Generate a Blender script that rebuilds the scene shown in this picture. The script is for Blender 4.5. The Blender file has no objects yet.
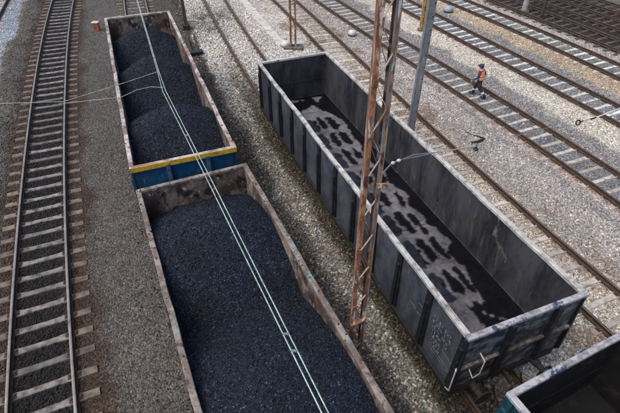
import bpy, bmesh, math, random
import numpy as np
from mathutils import Vector, Matrix
random.seed(7); rng = np.random.default_rng(7)
scene = bpy.context.scene
col = scene.collection

# ---------------------------------------------------------------- camera
H_CAM = 11.168; PITCH = 0.70246; F_PX = 473.37
cd = bpy.data.cameras.new('camera'); cam = bpy.data.objects.new('camera', cd); col.objects.link(cam)
cam.location = (0, 0, H_CAM); cam.rotation_euler = (math.pi/2 - PITCH, 0, 0)
cd.sensor_fit = 'HORIZONTAL'; cd.sensor_width = 36; cd.lens = 36*F_PX/620.0
cd.clip_start = .1; cd.clip_end = 6000
scene.camera = cam
# ---------------------------------------------------------------- sky, sun, exposure
SUN_EL, SUN_AZ = math.radians(60), math.radians(-118)     # azimuth from +Y towards +X
w = bpy.data.worlds.new('World'); scene.world = w; w.use_nodes = True
nt = w.node_tree; nt.nodes.clear()
sky = nt.nodes.new('ShaderNodeTexSky'); sky.sky_type = 'NISHITA'; sky.sun_disc = False
sky.sun_elevation = SUN_EL; sky.sun_rotation = SUN_AZ
sky.dust_density = 4.0; sky.ozone_density = 1.0; sky.air_density = 1.0
bg = nt.nodes.new('ShaderNodeBackground'); bg.inputs[1].default_value = .13
wo = nt.nodes.new('ShaderNodeOutputWorld')
nt.links.new(sky.outputs[0], bg.inputs[0]); nt.links.new(bg.outputs[0], wo.inputs[0])
sd = bpy.data.lights.new('sun', 'SUN'); sun = bpy.data.objects.new('sun', sd); col.objects.link(sun)
sd.energy = 1.15; sd.angle = math.radians(50); sd.color = (1, .95, .88)
sdir = Vector((math.sin(SUN_AZ)*math.cos(SUN_EL), math.cos(SUN_AZ)*math.cos(SUN_EL), math.sin(SUN_EL)))
sun.rotation_euler = (-sdir).to_track_quat('-Z', 'Y').to_euler(); sun.location = (0, 0, 60)
vs = scene.view_settings
scene.display_settings.display_device = 'sRGB'
vs.view_transform = 'Standard'; vs.look = 'None'; vs.gamma = 1; vs.use_curve_mapping = False
vs.exposure = 0.70

# ---------------------------------------------------------------- helpers
def tag(o, label=None, cat=None, group=None, kind=None):
    if label: o['label'] = label
    if cat: o['category'] = cat
    if group: o['group'] = group
    if kind: o['kind'] = kind
    return o
def empty(name, loc=(0,0,0), rz=0.0):
    o = bpy.data.objects.new(name, None); col.objects.link(o)
    o.location = loc; o.rotation_euler = (0, 0, rz); o.empty_display_size = .2
    return o
def link_mesh(name, me, mats, parent=None):
    for m in (mats if isinstance(mats, (list, tuple)) else [mats]): me.materials.append(m)
    o = bpy.data.objects.new(name, me); col.objects.link(o); o.parent = parent
    return o
def copy_tree(o, parent=None):
    c = o.copy(); col.objects.link(c); c.parent = parent
    for ch in [x for x in o.children]: copy_tree(ch, c)
    return c
class MB:
    """collects boxes, prisms, tubes; one build() = one mesh object"""
    def __init__(s): s.v = []; s.f = []; s.m = []
    def add(s, vs_, fs_, mi=0):
        b = len(s.v); s.v += [tuple(p) for p in vs_]
        for f in fs_: s.f.append(tuple(b+i for i in f)); s.m.append(mi)
    def box(s, x0, x1, y0, y1, z0, z1, mi=0):
        s.add([(x0,y0,z0),(x1,y0,z0),(x1,y1,z0),(x0,y1,z0),(x0,y0,z1),(x1,y0,z1),(x1,y1,z1),(x0,y1,z1)],
              [(0,3,2,1),(4,5,6,7),(0,1,5,4),(1,2,6,5),(2,3,7,6),(3,0,4,7)], mi)
    def hexa(s, lo, hi, mi=0):   # lo, hi: 4 points each, counter-clockwise seen from above
        s.add(list(lo)+list(hi), [(0,3,2,1),(4,5,6,7),(0,1,5,4),(1,2,6,5),(2,3,7,6),(3,0,4,7)], mi)
    def bar(s, a, b, w_, h_, mi=0, up=(0,0,1)):
        a = Vector(a); b = Vector(b); d = (b-a).normalized(); up = Vector(up)
        if abs(d.dot(up)) > .98: up = Vector((0,1,0))
        x = d.cross(up).normalized(); y = x.cross(d).normalized()
        q = [(-1,-1),(1,-1),(1,1),(-1,1)]
        lo = [a + x*i*w_/2 + y*j*h_/2 for i, j in q]; hi = [b + x*i*w_/2 + y*j*h_/2 for i, j in q]
        s.add(lo+hi, [(0,3,2,1),(4,5,6,7),(0,1,5,4),(1,2,6,5),(2,3,7,6),(3,0,4,7)], mi)
    def tube(s, pts, r, n=8, mi=0, caps=True):
        pts = [Vector(p) for p in pts]; b = len(s.v); R = r if isinstance(r, (list, tuple)) else [r]*len(pts)
        prev = None
        for i, p in enumerate(pts):
            d = (pts[min(i+1, len(pts)-1)] - pts[max(i-1, 0)]).normalized()
            if prev is None:
                x = d.cross(Vector((0,0,1)));
                if x.length < .05: x = d.cross(Vector((0,1,0)))
            else: x = prev - d*prev.dot(d)
            x.normalize(); y = d.cross(x); prev = x
            for k in range(n):
                t = 2*math.pi*k/n; s.v.append(tuple(p + (x*math.cos(t) + y*math.sin(t))*R[i]))
        for i in range(len(pts)-1):
            for k in range(n):
                k2 = (k+1) % n; s.f.append((b+i*n+k, b+i*n+k2, b+(i+1)*n+k2, b+(i+1)*n+k)); s.m.append(mi)
        if caps:
            s.f.append(tuple(b+k for k in reversed(range(n)))); s.m.append(mi)
            s.f.append(tuple(b+(len(pts)-1)*n+k for k in range(n))); s.m.append(mi)
    def lathe(s, c, prof, axis='z', n=20, mi=0):
        b = len(s.v); cx, cy, cz = c
        for (r, h) in prof:
            for k in range(n):
                t = 2*math.pi*k/n; a_, b_ = r*math.cos(t), r*math.sin(t)
                s.v.append({'z': (cx+a_, cy+b_, cz+h), 'y': (cx+a_, cy+h, cz-b_), 'x': (cx+h, cy+a_, cz+b_)}[axis])
        for i in range(len(prof)-1):
            for k in range(n):
                k2 = (k+1) % n; s.f.append((b+i*n+k, b+i*n+k2, b+(i+1)*n+k2, b+(i+1)*n+k)); s.m.append(mi)
        s.f.append(tuple(b+k for k in reversed(range(n)))); s.m.append(mi)
        s.f.append(tuple(b+(len(prof)-1)*n+k for k in range(n))); s.m.append(mi)
    def build(s, name, mats, parent=None, smooth=False, bevel=0):
        me = bpy.data.meshes.new(name); me.from_pydata(s.v, [], s.f)
        me.polygons.foreach_set('material_index', s.m)
        if smooth: me.polygons.foreach_set('use_smooth', [True]*len(s.f))
        me.update()
        o = link_mesh(name, me, mats, parent)
        if smooth: me.set_sharp_from_angle(angle=math.radians(40))
        if bevel:
            b = o.modifiers.new('bevel', 'BEVEL'); b.width = bevel; b.segments = 1; b.limit_method = 'ANGLE'
        return o

# value noise in numpy
_NT = rng.random((256, 256))
def vnoise(x, y, sc, seed=0):
    x = np.asarray(x, float)*sc + 17.3*seed; y = np.asarray(y, float)*sc + 9.1*seed
    xi = np.floor(x).astype(int); yi = np.floor(y).astype(int); fx = x-xi; fy = y-yi
    fx = fx*fx*(3-2*fx); fy = fy*fy*(3-2*fy)
    g = lambda a, b: _NT[a & 255, b & 255]
    return (g(xi,yi)*(1-fx)+g(xi+1,yi)*fx)*(1-fy) + (g(xi,yi+1)*(1-fx)+g(xi+1,yi+1)*fx)*fy
def fbm(x, y, sc, oct_=4, seed=0):
    s = 0; a = 1; t = 0
    for i in range(oct_):
        s = s + a*vnoise(x, y, sc*2**i, seed+i*3); t += a; a *= .5
    return s/t

# ---------------------------------------------------------------- materials
def mat(name):
    m = bpy.data.materials.new(name); m.use_nodes = True
    return m, m.node_tree, m.node_tree.nodes['Principled BSDF']
def N(nt, t, **k):
    n = nt.nodes.new(t)
    for a, b in k.items(): setattr(n, a, b)
    return n
def tex_noise(nt, sc, det=6, rough=.6, coord='Object', stretch=None, dist=0):
    tc = N(nt, 'ShaderNodeTexCoord'); n = N(nt, 'ShaderNodeTexNoise')
    n.inputs['Scale'].default_value = sc; n.inputs['Detail'].default_value = det; n.inputs['Roughness'].default_value = rough
    n.inputs['Distortion'].default_value = dist
    if stretch:
        mp = N(nt, 'ShaderNodeMapping'); mp.inputs['Scale'].default_value = stretch
        nt.links.new(tc.outputs[coord], mp.inputs[0]); nt.links.new(mp.outputs[0], n.inputs['Vector'])
    else: nt.links.new(tc.outputs[coord], n.inputs['Vector'])
    return n.outputs['Fac']
def ramp(nt, fac, stops):
    r = N(nt, 'ShaderNodeValToRGB'); e = r.color_ramp.elements
    while len(e) < len(stops): e.new(.5)
    for el, (p, c) in zip(e, stops):
        el.position = p; el.color = (c, c, c, 1) if isinstance(c, (int, float)) else (*c, 1)
    nt.links.new(fac, r.inputs[0]); return r.outputs[0]
def mix(nt, fac, a, b, mode='MIX'):
    m = N(nt, 'ShaderNodeMixRGB', blend_type=mode)
    for sock, v in ((m.inputs[0], fac), (m.inputs[1], a), (m.inputs[2], b)):
        if hasattr(v, 'is_output'): nt.links.new(v, sock)
        else: sock.default_value = v if isinstance(v, (int, float)) else (*v, 1)
    return m.outputs[0]
def bump(nt, h, strength, dist, bs):
    b = N(nt, 'ShaderNodeBump'); b.inputs['Strength'].default_value = strength; b.inputs['Distance'].default_value = dist
    nt.links.new(h, b.inputs['Height']); nt.links.new(b.outputs[0], bs.inputs['Normal'])
def worn(name, layers, rough=.6, metal=0, bmp=.3, spec=.5, rvar=True):
    """layers: [base colour, (colour, scale, lo, hi, stretch), ...] each laid over the last through a noise mask"""
    m, nt, bs = mat(name); c = layers[0]
    f0 = tex_noise(nt, 3.0, 8, .65)
    c = mix(nt, 1.0, c, ramp(nt, f0, [(.3, .72), (.7, 1.25)]), 'MULTIPLY')
    for (cc, sc, lo, hi, st) in layers[1:]:
        f = ramp(nt, tex_noise(nt, sc, 9, .68, stretch=st, dist=.3), [(lo, 0.0), (hi, 1.0)])
        c = mix(nt, f, c, cc)
    nt.links.new(c, bs.inputs['Base Color'])
    bs.inputs['Roughness'].default_value = rough; bs.inputs['Metallic'].default_value = metal
    bs.inputs['Specular IOR Level'].default_value = spec
    f1 = tex_noise(nt, 9, 8, .7)
    if rvar: nt.links.new(ramp(nt, f1, [(.3, max(rough-.18, .05)), (.7, min(rough+.15, 1.0))]), bs.inputs['Roughness'])
    bump(nt, f1, bmp, .01, bs)
    return m

def ground_mat(name, stones):
    m, nt, bs = mat(name)
    at = N(nt, 'ShaderNodeAttribute', attribute_name='zone'); c = at.outputs['Color']
    if stones:
        tc = N(nt, 'ShaderNodeTexCoord')
        hs = None
        for sc, lo, hi, amt in ((20, .34, 1.6, 1.0), (43, .55, 1.5, 1.0)):
            v = N(nt, 'ShaderNodeTexVoronoi'); v.inputs['Scale'].default_value = sc
            nt.links.new(tc.outputs['Object'], v.inputs['Vector'])
            sp = N(nt, 'ShaderNodeSeparateColor'); nt.links.new(v.outputs['Color'], sp.inputs[0])
            c = mix(nt, amt, c, ramp(nt, sp.outputs[0], [(0, lo), (.5, .9), (.85, 1.15), (1, hi)]), 'MULTIPLY')
            tint = ramp(nt, sp.outputs[1], [(0, (1.08, .98, .9)), (.5, (1, 1, 1)), (1, (.9, 1.0, 1.12))])
            c = mix(nt, 1.0, c, tint, 'MULTIPLY')
            if hs is None: hs = v.outputs['Distance']
        c = mix(nt, 1.0, c, ramp(nt, tex_noise(nt, 1.3, 6, .6), [(.25, .78), (.75, 1.2)]), 'MULTIPLY')
        inv = N(nt, 'ShaderNodeMath', operation='MULTIPLY'); inv.inputs[1].default_value = -1
        nt.links.new(hs, inv.inputs[0]); bump(nt, inv.outputs[0], .8, .05, bs)
    nt.links.new(c, bs.inputs['Base Color']); bs.inputs['Roughness'].default_value = .92
    bs.inputs['Specular IOR Level'].default_value = .25
    return m
M = {}
M['ground'] = ground_mat('gravel_ground', True)
M['stone'] = ground_mat('loose_stone', False)
def coal_mat():
    m, nt, bs = mat('coal')
    tc = N(nt, 'ShaderNodeTexCoord'); v = N(nt, 'ShaderNodeTexVoronoi'); v.inputs['Scale'].default_value = 46
    nt.links.new(tc.outputs['Object'], v.inputs['Vector'])
    sp = N(nt, 'ShaderNodeSeparateColor'); nt.links.new(v.outputs['Color'], sp.inputs[0])
    c = ramp(nt, sp.outputs[0], [(0, (.001, .0015, .003)), (.6, (.0045, .009, .020)), (.88, (.011, .020, .042)), (.95, (.028, .046, .082)), (1, (.08, .115, .18))])  # blue sky sheen and sparkles are painted into the cell colours
    big = ramp(nt, tex_noise(nt, .9, 5, .6), [(.3, .6), (.7, 1.3)])
    c = mix(nt, 1.0, c, big, 'MULTIPLY')
    nt.links.new(c, bs.inputs['Base Color'])
    nt.links.new(ramp(nt, sp.outputs[1], [(0, .36), (.5, .62), (1, .9)]), bs.inputs['Roughness'])
    n1 = N(nt, 'ShaderNodeVectorMath', operation='SUBTRACT'); n1.inputs[1].default_value = (.5, .5, .5)
    nt.links.new(v.outputs['Color'], n1.inputs[0])
    bump(nt, v.outputs['Distance'], .8, .03, bs)
    bs.inputs['Specular IOR Level'].default_value = .30
    return m
M['coal'] = coal_mat()
M['rail_side'] = worn('rusty_rail_web', [(.045, .026, .018), ((.10, .055, .035), 6, .5, .7, None)], .85)
M['rail_top_bright'] = worn('polished_rail_head', [(.25, .235, .22), ((.12, .095, .08), 4, .56, .70, (1, .2, 1))], .42, .5, .05)
M['rail_top_dull'] = worn('dull_rail_head', [(.10, .066, .047), ((.17, .13, .10), 3, .5, .7, (1, .2, 1))], .5, .3, .1)
def sleeper_mat(name, mid, end, dirt, amt):
    m, nt, bs = mat(name)
    at = N(nt, 'ShaderNodeAttribute', attribute_name='lat'); r = ramp(nt, at.outputs['Fac'], [(.50, 0.), (.62, 1.)])
    c = mix(nt, r, mid, end)
    oi = N(nt, 'ShaderNodeObjectInfo')
    c = mix(nt, 1.0, c, ramp(nt, oi.outputs['Random'], [(0, .62), (.5, 1.), (1, 1.22)]), 'MULTIPLY')
    f = ramp(nt, tex_noise(nt, 5, 9, .7, coord='Object'), [(amt-.08, 0.), (amt+.10, 1.)])
    tcw = N(nt, 'ShaderNodeNewGeometry'); n2 = N(nt, 'ShaderNodeTexNoise'); n2.inputs['Scale'].default_value = 4.5; n2.inputs['Detail'].default_value = 8
    nt.links.new(tcw.outputs['Position'], n2.inputs['Vector'])
    f = ramp(nt, n2.outputs['Fac'], [(amt-.12, 0.), (amt+.14, 1.)])
    c = mix(nt, f, c, dirt)
    nt.links.new(c, bs.inputs['Base Color']); bs.inputs['Roughness'].default_value = .9
    bump(nt, n2.outputs['Fac'], .5, .02, bs)
    return m
M['sleeper_dark'] = sleeper_mat('dirty_concrete_sleeper', (.20, .19, .18), (.165, .128, .10), (.055, .048, .043), .53)
M['sleeper_pale'] = sleeper_mat('pale_concrete_sleeper', (.44, .41, .37), (.38, .31, .27), (.22, .19, .16), .55)
M['sleeper_white'] = sleeper_mat('white_concrete_sleeper', (.55, .55, .54), (.44, .35, .30), (.2, .19, .18), .58)
M['sleeper_wood'] = sleeper_mat('old_wooden_sleeper', (.085, .07, .062), (.08, .06, .05), (.035, .027, .023), .52)
M['fastener'] = worn('rail_fastener', [(.05, .033, .025)], .85)
M['dark_body'] = worn('dark_wagon_paint', [(.034, .041, .056), ((.075, .086, .108), 1.8, .44, .64, (1, 1, .5)), ((.19, .20, .22), 9, .65, .69, (1, 1, .45)), ((.06, .038, .026), 4, .58, .68, None)], .5, 0, .25)
M['dark_post'] = worn('black_post_paint', [(.007, .008, .012), ((.03, .035, .045), 5, .54, .68, None)], .6)
M['dark_end'] = worn('scraped_dark_end', [(.025, .032, .048), ((.16, .18, .20), 3.2, .47, .60, (1, 1, 1.4)), ((.09, .055, .035), 5, .56, .66, None)], .55, 0, .3)
M['black_inner'] = worn('near_black_inner_wall', [(.008, .008, .009), ((.035, .026, .022), 2, .52, .7, None)], .8, 0, .2, .2)  # near-black with brown patches, inside of the teal wagon
M['ledge'] = worn('scraped_ledge', [(.07, .062, .055), ((.25, .22, .18), 6, .5, .62, None)], .7)
M['dark_inner'] = worn('dark_wagon_inner_wall', [(.016, .018, .024), ((.052, .054, .062), 1.1, .42, .60, (1, 1, .35)), ((.085, .085, .09), 6, .55, .72, (1, 1, .16)), ((.17, .155, .13), 1.7, .62, .72, (1, 1, .6)), ((.045, .028, .022), 4, .56, .66, (1, 1, .5))], .55, 0, .3, .35)
M['pale_rim'] = worn('pale_worn_rim', [(.44, .43, .415), ((.20, .175, .155), 4, .50, .62, None), ((.06, .075, .12), 4, .62, .70, None)], .55, .1, .3)
M['end_rim'] = worn('scuffed_blue_grey_rim', [(.36, .35, .37), ((.17, .165, .17), 5, .48, .60, None), ((.03, .045, .09), 2.4, .56, .61, None)], .55, .1, .3)
M['under'] = worn('underframe_grime', [(.018, .015, .014), ((.05, .035, .026), 4, .55, .7, None)], .85)
M['wheel'] = worn('wheel_steel', [(.05, .04, .035), ((.2, .19, .18), 9, .6, .7, None)], .5, .5)
M['brown_body'] = worn('brown_wagon_paint', [(.07, .04, .03), ((.14, .085, .06), 3, .5, .65, None), ((.03, .018, .015), 5, .58, .68, None)], .75)
M['brown_inner'] = worn('brown_wagon_inner_wall', [(.062, .039, .031), ((.22, .175, .15), 2.0, .46, .60, (1, 1, .6)), ((.018, .013, .012), 3.4, .53, .59, (1, 1, .6)), ((.42, .40, .38), 7, .60, .65, (1, 1, .7))], .7, 0, .4)
M['brown_rim'] = worn('brown_worn_rim', [(.12, .09, .072), ((.24, .21, .185), 2.6, .46, .60, None), ((.12, .24, .28), 3.4, .575, .61, None), ((.62, .60, .58), 6, .62, .65, None), ((.05, .03, .025), 6, .55, .62, None)], .65, 0, .35)
M['blue_body'] = worn('blue_wagon_paint', [(.006, .065, .155), ((.012, .095, .20), 2.5, .5, .7, None), ((.10, .075, .06), 6, .60, .66, None), ((.02, .03, .045), 2.4, .48, .68, (1, 1, .35)), ((.14, .17, .20), 5, .62, .70, (1, 1, .3))], .45)
M['blue_rib'] = worn('pale_blue_post', [(.07, .13, .19), ((.02, .06, .13), 8, .5, .6, None)], .5)
M['blue_rim'] = worn('cream_worn_rim', [(.38, .34, .32), ((.19, .125, .105), 1.6, .48, .56, None), ((.62, .58, .54), 5, .58, .66, None), ((.06, .08, .14), 8, .64, .68, None)], .6, 0, .3)
M['yellow'] = worn('yellow_edge_paint', [(.55, .34, .03), ((.28, .17, .05), 5, .52, .66, None), ((.06, .05, .04), 9, .60, .66, None)], .5)
M['teal'] = worn('teal_wagon_paint', [(.006, .045, .065), ((.015, .085, .11), 3, .5, .65, None), ((.05, .035, .03), 6, .6, .68, None)], .5)
M['rust'] = worn('flaking_rust_mast', [(.13, .058, .035), ((.30, .145, .07), 7, .46, .58, (1, 1, .35)), ((.46, .41, .36), 8, .55, .60, (1, 1, .22)), ((.05, .022, .018), 6, .55, .63, (1, 1, .4))], .8, 0, .5)
M['rust_grey'] = worn('grey_paint_over_rust', [(.14, .16, .19), ((.30, .31, .33), 4, .5, .65, (1, 1, .3)), ((.22, .085, .04), 5, .60, .67, (1, 1, .3))], .7, 0, .4)
M['lace'] = worn('mast_lacing', [(.42, .36, .31), ((.26, .11, .05), 5, .48, .58, None)], .75)
M['ochre'] = worn('ochre_mast_paint', [(.42, .25, .07), ((.18, .10, .05), 4, .50, .6, None), ((.42, .40, .36), 3, .6, .68, None)], .75)
M['grey_pole'] = worn('grey_pole_steel', [(.15, .16, .175), ((.24, .25, .26), 5, .5, .65, (1, 1, .3)), ((.04, .04, .045), 8, .62, .67, None)], .65, .1)
M['pale_pole'] = worn('pale_concrete_pole', [(.30, .30, .31), ((.18, .17, .17), 4, .5, .7, None)], .85)
M['dark_pole'] = worn('dark_brown_pole', [(.045, .033, .030), ((.09, .07, .06), 5, .5, .65, None)], .8)
M['black'] = worn('black_iron', [(.012, .012, .013)], .6)
M['concrete'] = worn('weathered_concrete', [(.48, .45, .41), ((.33, .30, .27), 4, .5, .66, None)], .9)
M['plinth'] = worn('dark_plinth_concrete', [(.10, .085, .07), ((.2, .18, .15), 4, .52, .66, None)], .9)
M['white_dome'] = worn('white_dome_cover', [(.55, .58, .58), ((.30, .34, .33), 4, .48, .62, None)], .5)
M['blue_dome'] = worn('pale_blue_dome_cover', [(.28, .37, .38), ((.18, .21, .22), 4, .5, .65, None)], .5)
M['orange'] = worn('faded_orange_paint', [(.36, .10, .045), ((.28, .09, .05), 8, .5, .65, None)], .7)
M['wire_green'] = worn('verdigris_copper_wire', [(.40, .50, .46), ((.24, .31, .28), 8, .48, .6, None)], .5, .2)
M['wire_grey'] = worn('grey_steel_wire', [(.26, .30, .29)], .5, .3)
M['clamp'] = worn('green_bronze_clamp', [(.16, .21, .19)], .5, .3)
M['wire_tan'] = worn('tan_steady_wire', [(.34, .34, .29)], .7)
M['wire_brown'] = worn('brown_steady_wire', [(.26, .17, .14)], .7)
M['white_rod'] = worn('white_rod', [(.65, .67, .65)], .5)
M['porcelain'] = worn('porcelain_insulator', [(.62, .60, .58), ((.3, .22, .18), 20, .6, .68, None)], .25)
M['marking'] = worn('faded_white_stencil', [(.24, .25, .27), ((.05, .055, .07), 9, .50, .60, None)], .7)
M['rail_bar'] = worn('bare_handrail', [(.42, .40, .36), ((.16, .10, .07), 9, .55, .65, None)], .6)

# ---------------------------------------------------------------- track centre lines (metres, t = (y-20)/10)
TR = {1: (-12.4058, -3.852, .1492, -.0056, .0152), 2: (-7.0185, -3.8554, .1694, -.0083), 3: (-1.1126, -3.8467, .1735, .0032),
      4: (4.165, -3.5926, .1681, -.0984), 5: (9.1624, -4.5664, -.336, .1549), 6: (14.3503, -4.793, .0937),
      7: (18.7601, -4.0392, -.4083), 8: (22.6219, -4.75, -.1), 9: (26.0, -4.75, -.1), 10: (29.1, -4.75, -.1)}
YLO, YHI = 3.0, 38.0
def tx(i, y):
    """x of track i at y; straight on beyond the stretch that was measured"""
    if i == 0: return tx(1, y) - 4.95
    c = TR[i][::-1]; y = np.asarray(y, float); yc = np.clip(y, YLO if i < 5 else 14.0, YHI); t = (yc-20)/10
    return np.polyval(c, t) + np.polyval(np.polyder(c), t)/10*(y-yc)
def track_path(i, y0, y1, ds=.02):
    ys = np.arange(y0, y1, ds); xs = tx(i, ys)
    s = np.concatenate([[0], np.cumsum(np.hypot(np.diff(xs), np.diff(ys)))])
    return xs, ys, s
PATH = {}
SP = .684
PH = {1: 0.0, 4: 0.0}
for i in range(0, 11):
    y0, y1 = (-14, 56) if i < 5 else (4, 52)
    xs, ys, s = track_path(i, y0, y1)
    dx = np.gradient(xs, s); dy = np.gradient(ys, s)
    PATH[i] = [xs, ys, s, dx, dy, 0.0]
def s_of(i, x, y):
    xs, ys, s, dx, dy, _ = PATH[i]
    # foot of the perpendicular, found by two Newton steps from the same y
    yy = np.asarray(y, float)
    for _k in range(3):
        cx = np.interp(yy, ys, xs); ddx = np.interp(yy, ys, dx); ddy = np.interp(yy, ys, dy)
        al = (x-cx)*ddx + (y-yy)*ddy; yy = yy + al*ddy
    cx = np.interp(yy, ys, xs)
    off = (x-cx)*np.interp(yy, ys, dy) - (y-yy)*np.interp(yy, ys, dx)
    return np.interp(yy, ys, s), off
# sleeper phase: one measured sleeper on tracks 1 and 4
for i, (px, py) in {1: (-5.97, 5.73), 4: (8.05, 10.1)}.items():
    PATH[i][5] = float(s_of(i, px, py)[0]) % SP

# ---------------------------------------------------------------- ground colours
K = dict(rustb=(.058, .041, .031), grey=(.108, .100, .091), dark=(.018, .017, .017), pale=(.53, .50, .455), cream=(.56, .52, .445),
         olive=(.17, .148, .105), earth=(.082, .074, .065), bluegrey=(.30, .33, .37), pink=(.42, .37, .34), fines=(.27, .258, .25),
         tblue=(.22, .22, .225), orange=(.44, .36, .26), brown=(.20, .14, .10), deep=(.032, .026, .024), green=(.20, .21, .19), mid=(.34, .31, .28),
         lgrey=(.40, .365, .335), t4=(.44, .38, .31))
STOPS = [(-3, 'fines'), (-.6, 'bluegrey'), (.18, 'bluegrey'), (.40, 'bluegrey'), (.44, 'olive'), (.50, 'grey'), (.60, 'grey'), (.72, 'rustb'), (.845, 'rustb'), (.87, 'dark'),
         (1.12, 'dark'), (1.145, 'rustb'), (1.26, 'rustb'), (1.36, 'grey'), (1.9, 'grey'), (2.1, 'earth'), (2.53, 'earth'), (2.57, 'mid'), (2.60, 'cream'),
         (2.69, 'cream'), (2.74, 'olive'), (2.86, 'olive'), (2.95, 'pale'), (3.05, 'pale'), (3.5, 'pale'), (3.8, 'cream'), (4.12, 't4'), (4.28, 'mid'), (4.5, 'lgrey'), (4.62, 'lgrey'),
         (4.68, 'fines'), (4.76, 'pink'), (4.85, 'brown'), (4.87, 'tblue'), (5.13, 'tblue'), (5.15, 'fines'), (5.42, 'fines'), (5.5, 'cream'), (5.78, 'cream'), (5.86, 'brown'),
         (5.87, 'tblue'), (6.13, 'tblue'), (6.17, 'fines'), (6.42, 'fines'), (6.5, 'orange'), (6.82, 'orange'), (6.86, 'green'), (7.12, 'green'),
         (7.2, 'lgrey'), (7.62, 'lgrey'), (7.76, 'deep'), (10, 'deep'), (10.6, 'green'), (12, 'green')]
SU = np.array([a for a, b in STOPS]); SC = np.array([K[b] for a, b in STOPS])
def zone(x, y):
    x = np.asarray(x, float); y = np.asarray(y, float)
    X = np.stack([tx(i, y) for i in range(0, 11)])
    u = np.full(x.shape, np.nan)
    for i in range(10):
        f = (x-X[i])/(X[i+1]-X[i]); mk = (f >= 0) & (f < 1); u = np.where(mk, i+f, u)
    u = np.where(x < X[0], (x-X[0])/5.0, u); u = np.where(x >= X[10], 10+(x-X[10])/5.0, u)
    d = np.abs(u-np.round(u))
    wob = (fbm(x, y, .8, 5, 1)-.5)*np.where((u > 2) & (u < 3), .15, .26)*np.clip((d-.12)/.2, 0.12, 1)
    uu = u+wob
    # far up the yard (beyond the parked wagons) the pale ballast spreads over the dark strip
    c = np.stack([np.interp(uu, SU, SC[:, k]) for k in range(3)], -1)
    far = np.clip((y-20)/9, 0, 1)*((uu > 2.57) & (uu < 3.0))
    c = c*(1-far[..., None]) + np.array(K['pale'])*far[..., None]
    mid_ = ((uu > 2.54) & (uu < 2.98))*np.clip((27-y)/8, 0, 1)      # darker stones between the parked wagons
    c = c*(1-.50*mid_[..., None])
    for i, am in ((4, .55), (5, .5), (6, .45), (7, .4), (3, .3)):       # brake rust beside the rails, darker track middles
        ux_ = np.abs(x-X[i])*.92; wr = np.exp(-((ux_-.7525)/.16)**2)*am*np.clip(.4+1.2*fbm(x, y, 1.7, 3, 60+i), 0, 1)
        c = c*(1-wr[..., None]) + np.array((.11, .07, .05))*wr[..., None]
        wc_ = np.exp(-(ux_/.35)**2)*np.clip((fbm(x, y, .5, 3, 70+i)-.5)*5, 0, .6); c = c*(1-.35*wc_[..., None])
    nearpale = np.clip((uu-3.1)/.3, 0, 1)*np.clip((3.9-uu)/.2, 0, 1)*np.clip((12-y)/5, 0, 1)   # greyer ballast beside the near wagon end
    c = c*(1-.35*nearpale[..., None])
    gr = np.exp(-(((x-4.55)/1.25)**2+((y-5.2)/1.5)**2)**2)*np.clip(.55+.7*fbm(x, y, 2.2, 3, 80), 0, .92)   # darker stones at the coupling
    c = c*(1-gr[..., None]) + np.array((.04, .034, .03))*gr[..., None]
    # moss and spilled coal patches beside the blue wagon, rusty patches near track 4
    g = np.exp(-(((x+6.9)/1.4)**2+((y-32.5)/2.6)**2))*np.clip(fbm(x, y, 1.4, 3, 5)*2.6-.7, 0, 1)
    c = c*(1-g[..., None]) + np.array((.045, .048, .04))*g[..., None]
    r_ = np.clip((fbm(x, y, .8, 4, 9)-.60)*7, 0, .55)*((u > 3.6) & (u < 4.4))
    c = c*(1-r_[..., None]) + np.array((.17, .10, .06))*r_[..., None]
    c = c*(.84+.32*fbm(x, y, .35, 4, 3))[..., None]
    return c, u
def gz(x, y):
    return -.035 + .05*fbm(x, y, 1.1, 3, 11)
def set_attr(me, name, cols):
    a = me.color_attributes.new(name, 'FLOAT_COLOR', 'POINT')
    a.data.foreach_set('color', np.concatenate([cols, np.ones((len(cols), 1))], 1).astype(np.float32).ravel())
def grid_mesh(name, xs, ys, zf, holes=None):
    X, Y = np.meshgrid(xs, ys, indexing='ij'); Z = zf(X, Y)
    v = np.stack([X, Y, Z], -1).reshape(-1, 3); nx, ny = X.shape
    i, j = np.meshgrid(np.arange(nx-1), np.arange(ny-1), indexing='ij'); a = (i*ny+j).ravel()
    q = np.stack([a, a+ny, a+ny+1, a+1], -1)
    me = bpy.data.meshes.new(name); me.vertices.add(len(v)); me.vertices.foreach_set('co', v.astype(np.float32).ravel())
    me.loops.add(q.size); me.loops.foreach_set('vertex_index', q.astype(np.int32).ravel())
    me.polygons.add(len(q)); me.polygons.foreach_set('loop_start', (np.arange(len(q))*4).astype(np.int32)); 
    me.update(calc_edges=True); return me, X.ravel(), Y.ravel()
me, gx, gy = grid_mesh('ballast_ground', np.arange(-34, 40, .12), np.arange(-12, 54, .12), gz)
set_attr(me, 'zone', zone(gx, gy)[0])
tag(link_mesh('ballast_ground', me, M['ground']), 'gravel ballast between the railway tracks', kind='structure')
me, hx, hy = grid_mesh('outer_ground', np.linspace(-1800, 1800, 60), np.linspace(-1800, 1800, 60), lambda x, y: x*0-.16)
set_attr(me, 'zone', np.tile(np.array(K['fines']), (len(hx), 1)))
tag(link_mesh('outer_ground', me, M['ground']), kind='structure')

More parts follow.
